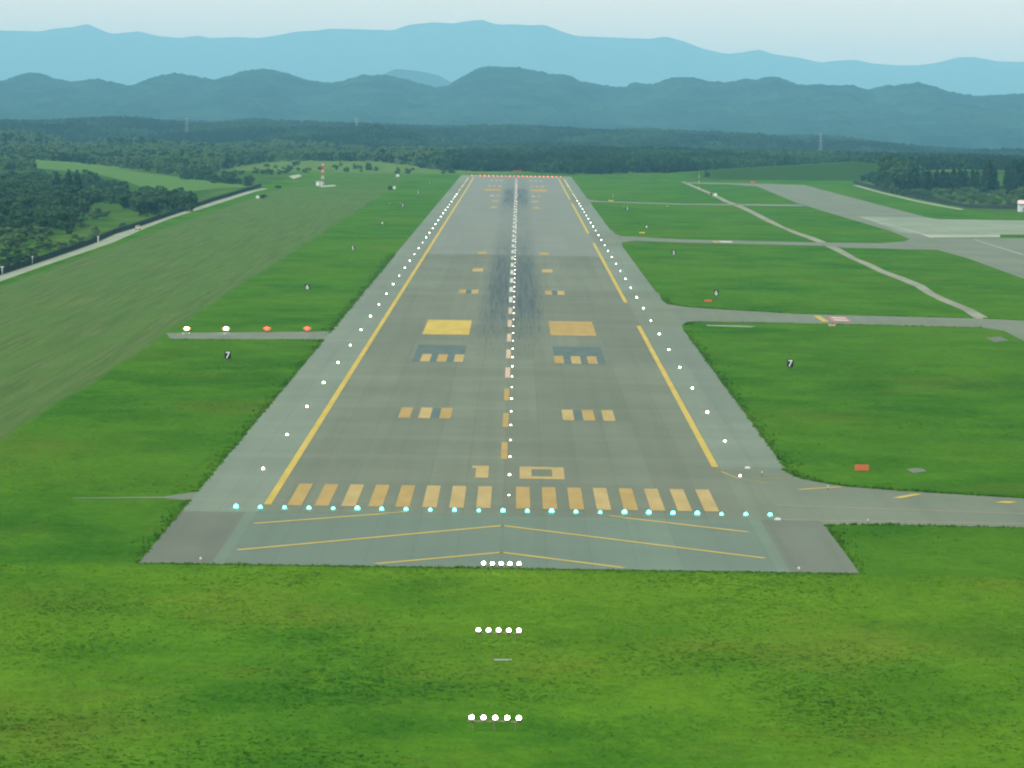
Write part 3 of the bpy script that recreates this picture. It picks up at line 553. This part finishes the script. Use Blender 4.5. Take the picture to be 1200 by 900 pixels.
def clump(kind, n, poly, h, label, group, wid=(1, 1.2)):
    x0, x1 = min(p[0] for p in poly), max(p[0] for p in poly); y0, y1 = min(p[1] for p in poly), max(p[1] for p in poly); got = 0; pts = []
    while got < n:
        u, v = random.uniform(x0, x1), random.uniform(y0, y1); ins = False
        for (ax, ay), (bx, by) in zip(poly, poly[1:] + poly[:1]):
            if (ay > v) != (by > v) and u < (bx - ax) * (v - ay) / (by - ay) + ax: ins = not ins
        if ins: pts.append((u, v)); got += 1
    few = n <= 40
    for i, (u, v) in enumerate(sorted(pts, key=lambda p: p[0] if few else p[1])): tree(kind, u, v, random.uniform(*h), label + (f', {nth(i + 1)} from the left' if few else ''), group, random.uniform(*wid))
clump('broad', 64, [(-10, 232), (30, 226), (75, 236), (100, 248), (95, 266), (60, 278), (20, 287), (-10, 292)], (6, 11), 'bushy dark green tree in the wood at the left edge', 'trees of the left wood', (1.0, 1.35))
clump('pale', 46, [(-10, 215), (60, 238), (130, 246), (150, 256), (100, 268), (50, 284), (-10, 300)], (3, 6), 'mid green bush among the dark trees of the left wood', 'bushes of the left wood', (1.4, 2.0))
clump('bush', 110, [(-10, 203), (45, 205), (120, 214), (150, 222), (205, 232), (230, 238), (150, 240), (90, 242), (40, 234), (-10, 232)], (4, 8), 'dark bush on the slope below the bright green field', 'bushes below the green field', (1.3, 1.8))
clump('cone', 8, [(60, 230), (80, 229), (104, 232), (102, 237), (62, 236)], (11, 14.5), 'dark pointed conifer left below the bright green field', 'conifers below the green field', (1.1, 1.4))
clump('broad', 16, [(142, 245), (170, 240), (225, 243), (232, 246), (205, 252), (180, 259), (150, 254)], (7, 10.5), 'dark round tree behind the middle of the left fence', 'dark trees behind the left fence', (1.1, 1.4))
clump('pale', 16, [(60, 280), (110, 268), (160, 262), (150, 268), (100, 284), (40, 304), (0, 312), (0, 300)], (1.6, 3.4), 'low pale green shrub in rough grass behind the fence', 'pale shrubs behind the left fence', (1.5, 2.2))
clump('bush', 16, [(0, 300), (60, 290), (80, 288), (40, 304), (0, 317)], (1.5, 3.0), 'low dark shrub close behind the left fence', 'dark shrubs behind the left fence', (1.6, 2.4))
clump('bush', 20, [(205, 207), (250, 211), (303, 217), (300, 219), (270, 217), (200, 209)], (4.5, 8), 'dark hedge bush along the top of the green field', 'hedge bushes above the green field', (1.2, 1.7))
clump('bush', 34, [(255, 199), (330, 194), (400, 193), (470, 197), (540, 202), (520, 205), (400, 202), (320, 205), (270, 205)], (2.5, 5), 'small dark shrub in the far pale meadow', 'shrubs in the far meadow', (1.2, 2.0))
tree('bush', 457.5, 222.3, 2.6, 'single dark bush beside the white cabinet in far left grass', None, 1.6); tree('bush', 308, 232.6, 2.6, 'low dark bush right of the white box by the road end', None, 2.2); tree('bush', 326, 221, 2.2, 'low dark bush just past the end of the left road', None, 2.4); tree('bush', 828.5, 207.6, 5.0, 'dark bush left of the cream cabinet', None, 1.1)
clump('broad', 8, [(1038, 222), (1050, 221), (1060, 223), (1058, 228), (1040, 227)], (18, 25), 'tall dark tree in the high clump on the right bank', 'tall trees on the right bank', (.75, 1.0))
clump('broad', 8, [(1000, 209), (1035, 214), (1040, 220), (1010, 214)], (6, 10), 'lower dark tree at the left end of the right bank', 'lower trees on the right bank', (1.0, 1.4))
clump('cone', 26, [(1068, 218), (1100, 221), (1150, 222), (1148, 226), (1100, 226), (1070, 224)], (10, 14), 'dark conifer in the low row behind the right bank', 'conifers behind the right bank', (1.2, 1.6))
clump('cone', 18, [(1152, 223), (1205, 221), (1210, 227), (1152, 228)], (15, 19), 'tall dark conifer in the stand at the right edge', 'conifer stand at the right edge', (.9, 1.2))
clump('pale', 90, [(1040, 226), (1090, 225), (1200, 227), (1200, 244), (1140, 242), (1100, 237)], (2.5, 5), 'pale green bush on the bank above the right fence', 'pale bushes on the right bank', (1.3, 2.0))
clump('bush', 16, [(1004, 214), (1060, 224), (1080, 231), (1140, 241), (1120, 241), (1060, 230)], (3, 5), 'dark green bush directly behind the right fence', 'dark bushes behind the right fence', (1.3, 1.8))

# far forest: instanced crowns, one mass per kind of tree
TREELINE = [(-200, 196), (0, 200), (36, 200), (39, 187), (110, 192.8), (200, 204.5), (236, 207), (262, 199), (300, 192), (330, 189), (440, 189), (480, 194), (520, 200), (560, 201), (610, 200.5), (650, 204), (690, 205.5), (735, 203), (850, 203), (900, 199), (960, 196), (1000, 203), (1020, 207), (1300, 210)]
tl = np.array([gp(u, v) for u, v in TREELINE]); ang = tl[:, 0] / (tl[:, 1] + ZT)
def scatter(n, y0, y1, step_w):
    Y = np.sqrt(rng.uniform((y0 + ZT) ** 2, (y1 + ZT) ** 2, n)) - ZT; A = rng.uniform(-.145, .145, n); X = A * (Y + ZT)
    ok = Y > np.interp(A, ang, tl[:, 1]); return X[ok], Y[ok]
PROTO = [bpy.data.objects.new('far_crown', broad_crown(200 + i, 6, 26, M_FF, .22, .0)) for i in range(3)] + [bpy.data.objects.new('far_crown', cone_crown(220, 9, 14, M_NE, .2)), bpy.data.objects.new('far_crown', broad_crown(230, 7, 26, M_LP, .2, -.05))]
def forest(name, X, Y, Z, hh, ww, proto, label):
    me = bpy.data.meshes.new(name); me.vertices.add(len(X)); me.vertices.foreach_set('co', np.stack([X, Y, Z], 1).astype(np.float32).ravel())
    a = me.attributes.new('scl', 'FLOAT_VECTOR', 'POINT'); a.data.foreach_set('vector', np.stack([ww, ww, hh], 1).astype(np.float32).ravel())
    a = me.attributes.new('rot', 'FLOAT_VECTOR', 'POINT'); R_ = np.zeros((len(X), 3), np.float32); R_[:, 2] = rng.uniform(0, 6.28, len(X)); a.data.foreach_set('vector', R_.ravel()); me.update()
    o = tag(link(name, me), label, kind='stuff'); g = bpy.data.node_groups.new(name, 'GeometryNodeTree')
    g.interface.new_socket('Geometry', in_out='INPUT', socket_type='NodeSocketGeometry'); g.interface.new_socket('Geometry', in_out='OUTPUT', socket_type='NodeSocketGeometry')
    gi, go = g.nodes.new('NodeGroupInput'), g.nodes.new('NodeGroupOutput'); ip = g.nodes.new('GeometryNodeInstanceOnPoints'); ob = g.nodes.new('GeometryNodeObjectInfo'); ob.inputs['Object'].default_value = proto; ob.inputs['As Instance'].default_value = True
    at = []
    for nm in ('scl', 'rot'): q = g.nodes.new('GeometryNodeInputNamedAttribute'); q.data_type = 'FLOAT_VECTOR'; q.inputs['Name'].default_value = nm; at.append(q)
    e2r = g.nodes.new('FunctionNodeEulerToRotation'); L_ = g.links.new
    L_(gi.outputs[0], ip.inputs['Points']); L_(ob.outputs['Geometry'], ip.inputs['Instance']); L_(at[0].outputs['Attribute'], ip.inputs['Scale']); L_(at[1].outputs['Attribute'], e2r.inputs[0]); L_(e2r.outputs[0], ip.inputs['Rotation']); L_(ip.outputs[0], go.inputs[0])
    md = o.modifiers.new('scatter', 'NODES'); md.node_group = g; return o
X1, Y1 = scatter(38000, 2350, 5200, 0); X2, Y2 = scatter(30000, 5200, 7600, 0); X, Y = np.concatenate([X1, X2]), np.concatenate([Y1, Y2])
hh = rng.uniform(8, 14, len(X)) * (1 + .25 * (fbm(X / 90, Y / 150, 50, 2) * 2)); hh = np.where((Y < 3900) & (X < -120), hh * .72, hh)
kd = (fbm(X / 120, Y / 200, 60, 2) * 2 + rng.normal(0, .35, len(X))); pk = np.where(kd > .55, 3, rng.integers(0, 3, len(X)))
pk = np.where((Y < 4300) & (X < -60 + 60 * fbm(X / 90, Y / 200, 77, 2)) & (rng.random(len(X)) < .55), 4, pk)
for i, nm in enumerate(('far_wood', 'far_wood', 'far_wood', 'far_conifer_wood', 'far_pale_wood')):
    s_ = pk == i; forest(nm, X[s_], Y[s_], ground_z(X[s_], Y[s_]) - hh[s_] * .08, hh[s_], hh[s_] * rng.uniform(.9, 1.5, s_.sum()) * (.8 if i == 3 else 1), PROTO[i], 'dark green woods covering the low hills behind the airfield')

# ------------------------------------------------------------------ mountains
SKY_M = [(-160, 96), (-80, 88), (0, 93), (20, 87), (35, 82), (50, 89), (80, 95), (108, 91), (125, 95), (143, 100), (160, 96), (180, 88), (203, 83), (225, 88), (250, 93), (270, 86), (295, 79), (310, 79), (330, 83), (360, 93), (380, 96), (400, 94), (420, 87), (450, 86), (470, 90), (490, 96), (510, 101), (525, 99), (540, 88), (560, 78), (575, 76.5), (600, 78), (625, 81), (645, 85), (660, 84), (680, 93), (700, 97), (720, 100), (735, 100), (742, 94), (755, 96), (765, 97), (780, 91), (795, 88.5), (815, 90), (830, 94), (850, 95), (870, 92), (885, 93), (902, 89), (920, 93), (935, 99), (960, 98), (985, 99), (1000, 100), (1020, 105), (1040, 100), (1060, 98.5), (1075, 96), (1090, 99), (1105, 104), (1130, 108), (1150, 111), (1165, 110), (1200, 109), (1280, 104), (1360, 112)]
SKY_S = [(380, 110), (430, 97), (450, 85), (462, 80), (480, 81), (500, 84), (515, 88), (527, 95), (545, 106), (580, 112)]
SKY_R = [(-200, 42), (-100, 30), (0, 35), (45, 36), (60, 33), (85, 31), (100, 27), (115, 34), (130, 39), (160, 36), (180, 41), (208, 44), (230, 41), (245, 44), (270, 43), (300, 44), (320, 41), (345, 36), (370, 35), (385, 32.5), (400, 33), (460, 35), (475, 29), (505, 25.5), (530, 27), (545, 24), (562, 22.5), (580, 28), (605, 28), (620, 29), (635, 28), (660, 38), (675, 42), (700, 42.5), (760, 45), (778, 42), (800, 48), (820, 56), (850, 63), (870, 60), (887, 57), (905, 63), (935, 67), (960, 73), (975, 70.5), (1000, 69), (1020, 74), (1050, 76), (1075, 76), (1100, 72), (1120, 66.5), (1140, 66), (1165, 71), (1200, 72), (1300, 66), (1420, 80)]
k = NT('mountain_forest'); p = k.pos(); n1 = k.noise(p, .006, 5, .65); n2 = k.noise(p, .06, 4, .7)
k.col(k.mix(k.ramp(n2, .35, .7, 0, .7), k.mix(k.ramp(n1, .35, .65), (.005, .028, .020), (.024, .066, .036)), (.008, .028, .016))); M_MT = k.m
def mountain(name, sky, D, front, back, nx, ny, rough, tree_h, seed, label):
    P = np.array([far(u, v, D) for u, v in sky]); o_ = np.argsort(P[:, 0]); P = P[o_]; xs = np.linspace(P[0, 0], P[-1, 0], nx); cz = np.interp(xs, P[:, 0], P[:, 1])
    ker = max(2, nx // 400); cz = np.convolve(np.pad(cz, ker, mode='edge'), np.ones(ker) / ker, mode='same')[ker:-ker]
    ts = np.concatenate([np.linspace(-1, 0, int(ny * .8), endpoint=False), np.linspace(0, 1, ny - int(ny * .8))]); Xg, T = np.meshgrid(xs, ts); Yg = D - ZT + np.where(T < 0, T * front, T * back)
    # valleys between spurs: the crest profile is sampled sideways further down the slope
    sh = fbm(Xg / (front * .35), Yg / (front * .5), seed, 3) * front * .16 * np.clip(-T, 0, 1); cz2 = np.interp(Xg + sh, xs, cz); fall = np.where(T < 0, (1 - np.abs(T)) ** 1.25, (1 - T ** 2))
    z = cz2 * fall - 5 - rough * 2.2 * np.abs(fbm(Xg / (front * .10), Yg / (front * .22), seed + 9, 5, .55)) * np.clip(-T * 6, 0, 1) * np.clip((1 + T) * 4, 0, 1)
    if tree_h: z = z + tree_h * (fbm(Xg / 22, Yg / 30, seed + 20, 2, .6) * 2 + vnoise(Xg / 9, Yg / 14, seed + 30) - .5)
    z = z + rough * .10 * fbm(Xg / (front * .05), Yg / (front * .05), seed + 50, 4, .6) * 2 * (fall > .6)
    z[0] = -80; z[-1] = -80
    tag(link(name, np_mesh(name, np.stack([Xg, Yg, z], -1).reshape(-1, 3), grid_faces(len(ts), nx), M_MT, True)), label, kind='structure')
mountain('mountain_range', SKY_M, 12600, 3000, 1800, 820, 260, 60, 4.5, 71, 'wooded blue green hills in the middle distance')
mountain('far_hill', SKY_S, 22000, 2500, 1500, 120, 50, 20, 0, 83, 'small blue hill showing in the gap between the ranges')
mountain('far_mountain_range', SKY_R, 41000, 9000, 2500, 420, 130, 60, 0, 91, 'pale blue mountain range along the horizon')
# pylons on the wooded hills
M_PY = plain('galvanised_steel', (.34, .36, .36), .4, .3)
for u, v0, v1, D, lb in ((219, 138, 156, 6000, 'pale lattice power pylon on the left wooded hill'), (962, 156, 172, 5600, 'pale lattice power pylon on the right wooded hill'), (418, 138, 152, 6200, 'faint power pylon on the middle wooded hill')):
    x, zt_ = far(u, v0, D); y = D - ZT; z0 = float(ground_z(x, y)); h = zt_ - z0; t = empty('power_pylon', (x, y, z0), lb, 'pylon')
    for sx in (-1, 1):
        for sy in (-1, 1): MB().bar((sx * 2.4, sy * 2.4, 0), (sx * .4, sy * .4, h), .17).ob('leg', M_PY, t)
    b = MB()
    for i in range(6): a0, a1 = i / 6, (i + 1) / 6; w0, w1 = 2.4 - 2 * a0, 2.4 - 2 * a1; b.bar((-w0, -w0, h * a0), (w1, -w1, h * a1), .12); b.bar((w0, w0, h * a0), (-w1, w1, h * a1), .12)
    b.ob('bracing', M_PY, t)
    for q in (.72, .84, .96): MB().bar((-4, 0, h * q), (4, 0, h * q), .14).ob('cross_arm', M_PY, t)

# ------------------------------------------------------------------ grass that stands up: near field and along the pavement edges
def tufts(X, Y, hgt, wid):
    n = len(X); out = []
    for j in range(3):
        th = rng.uniform(0, 6.28, n); dx, dy = np.cos(th) * wid * .5, np.sin(th) * wid * .5; lx, ly = rng.normal(0, .25, n) * hgt, rng.normal(0, .25, n) * hgt; ox, oy = rng.normal(0, .3, n) * wid, rng.normal(0, .3, n) * wid
        zz = np.full(n, -.03); out.append(np.stack([np.stack([X + ox - dx, Y + oy - dy, zz], 1), np.stack([X + ox + dx, Y + oy + dy, zz], 1), np.stack([X + ox + lx, Y + oy + ly, hgt * rng.uniform(.7, 1.2, n)], 1)], 1))
    V = np.concatenate(out).reshape(-1, 3); return V
def in_view(X, Y, m=6): return np.abs(X - CX) < (Y + ZT) * .1245 + m
n = 60000; Y = rng.uniform(-290, -60.5, n); X = rng.uniform(-62, 62, n); d = fbm(X / 14, Y / 22, 5, 4) + .5; s = in_view(X, Y) & (rng.random(n) < np.clip(.15 + 1.1 * d, 0, 1)); Vs = [tufts(X[s], Y[s], (.04 + .10 * d[s] ** 2) * rng.uniform(.6, 1.3, s.sum()), .25 + .35 * d[s])]
n = 42000; Y = rng.uniform(-60, 330, n); X = rng.uniform(-73, 118, n); ok = in_view(X, Y) & ((X < -40.2) | ((X > 40) & ((Y < -12) | (Y > 74)) & ~((Y > -10) & (Y < 80)))); ok &= ~((Y > 11) & (Y < 24) & (X < 0)); d = fbm(X / 16, Y / 26, 6, 4) + .5; s = ok & (rng.random(n) < np.clip(.1 + 1.1 * d, 0, 1))
Vs.append(tufts(X[s], Y[s], (.04 + .10 * d[s] ** 2) * rng.uniform(.6, 1.3, s.sum()), .3 + .4 * d[s]))
def edge(p0, p1, per, off, hg, wd):
    L_ = math.hypot(p1[0] - p0[0], p1[1] - p0[1]); n = int(L_ * per); t_ = rng.random(n); nx, ny = -(p1[1] - p0[1]) / L_, (p1[0] - p0[0]) / L_; o_ = rng.exponential(off, n) - .12
    X = p0[0] + (p1[0] - p0[0]) * t_ + nx * o_; Y = p0[1] + (p1[1] - p0[1]) * t_ + ny * o_; c_ = .5 + 1.4 * np.clip(fbm(X / 5, Y / 8, 8, 3) + .35, 0, 1); Vs.append(tufts(X, Y, rng.uniform(.5, 1.1, n) * hg * c_, np.full(n, wd)))
edge((39.4, -59), (-39.6, -59), 8.4, .5, .24, .3)
edge((-39.4, -59), (-39.4, 14), 3.5999999999999996, .5, .24, .35); edge((-39.4, 25), (-39.4, 380), 2.4, .6, .26, .45); edge((-39.4, 400), (-39.4, 900), 2, .6, .28, .6)
edge((39.3, 440), (39.3, 76), 2.4, .6, .26, .45); edge((39.2, -10), (39.2, -59), 3.5999999999999996, .5, .24, .35)
TAe = gpl((919, 551), (928, 556.5), (939, 561), (962, 566), (992, 570.5), (1050, 575.2), (1200, 584.5), (1240, 587.5))
for p, q in zip(TAe, TAe[1:]): edge(p, q, 7, .6, .34, .45)
for pts in (((1240, 619.7), (1200, 618.3), (1050, 615), (974, 614.8), (967, 617.5)), ((380, 398.3), (200, 398)), ((1150, 384), (1000, 380.7), (833, 377.2), (818, 376.8), (806, 378.3), (799.5, 382))):
    P = gpl(*pts)
    for p, q in zip(P, P[1:]): edge(p, q, 4, .5, .28, .45)
TBe = gpl((775, 350), (782, 356.3), (806, 360), (860, 363.6), (933, 367.8), (1150, 373.3), (1200, 375.8))
for p, q in zip(TBe, TBe[1:]): edge(p, q, 3, .6, .34, .6)
V = np.concatenate(Vs); tag(link('grass', np_mesh('grass', V, np.arange(len(V)).reshape(-1, 3), M_BLADE)), 'tufts of green grass standing in the near field and along pavement edges', kind='stuff')

# ------------------------------------------------------------------ haze
hm = bpy.data.materials.new('haze'); hm.use_nodes = True; t_ = hm.node_tree; t_.nodes.remove(t_.nodes['Principled BSDF'])
pv = t_.nodes.new('ShaderNodeVolumePrincipled'); pv.inputs['Color'].default_value = (*HAZE_COL, 1); pv.inputs['Density'].default_value = HAZE_D; pv.inputs['Absorption Color'].default_value = (.42, .42, .42, 1); pv.inputs['Density Attribute'].default_value = ''; pv.inputs['Anisotropy'].default_value = 0.0
t_.links.new(pv.outputs[0], t_.nodes['Material Output'].inputs['Volume'])
hm.cycles.homogeneous_volume = True
tag(MB().box((0, 28500, 400), (110000, 68000, 1020)).ob('haze', hm), 'thin blue air between the camera and the mountains', kind='stuff')
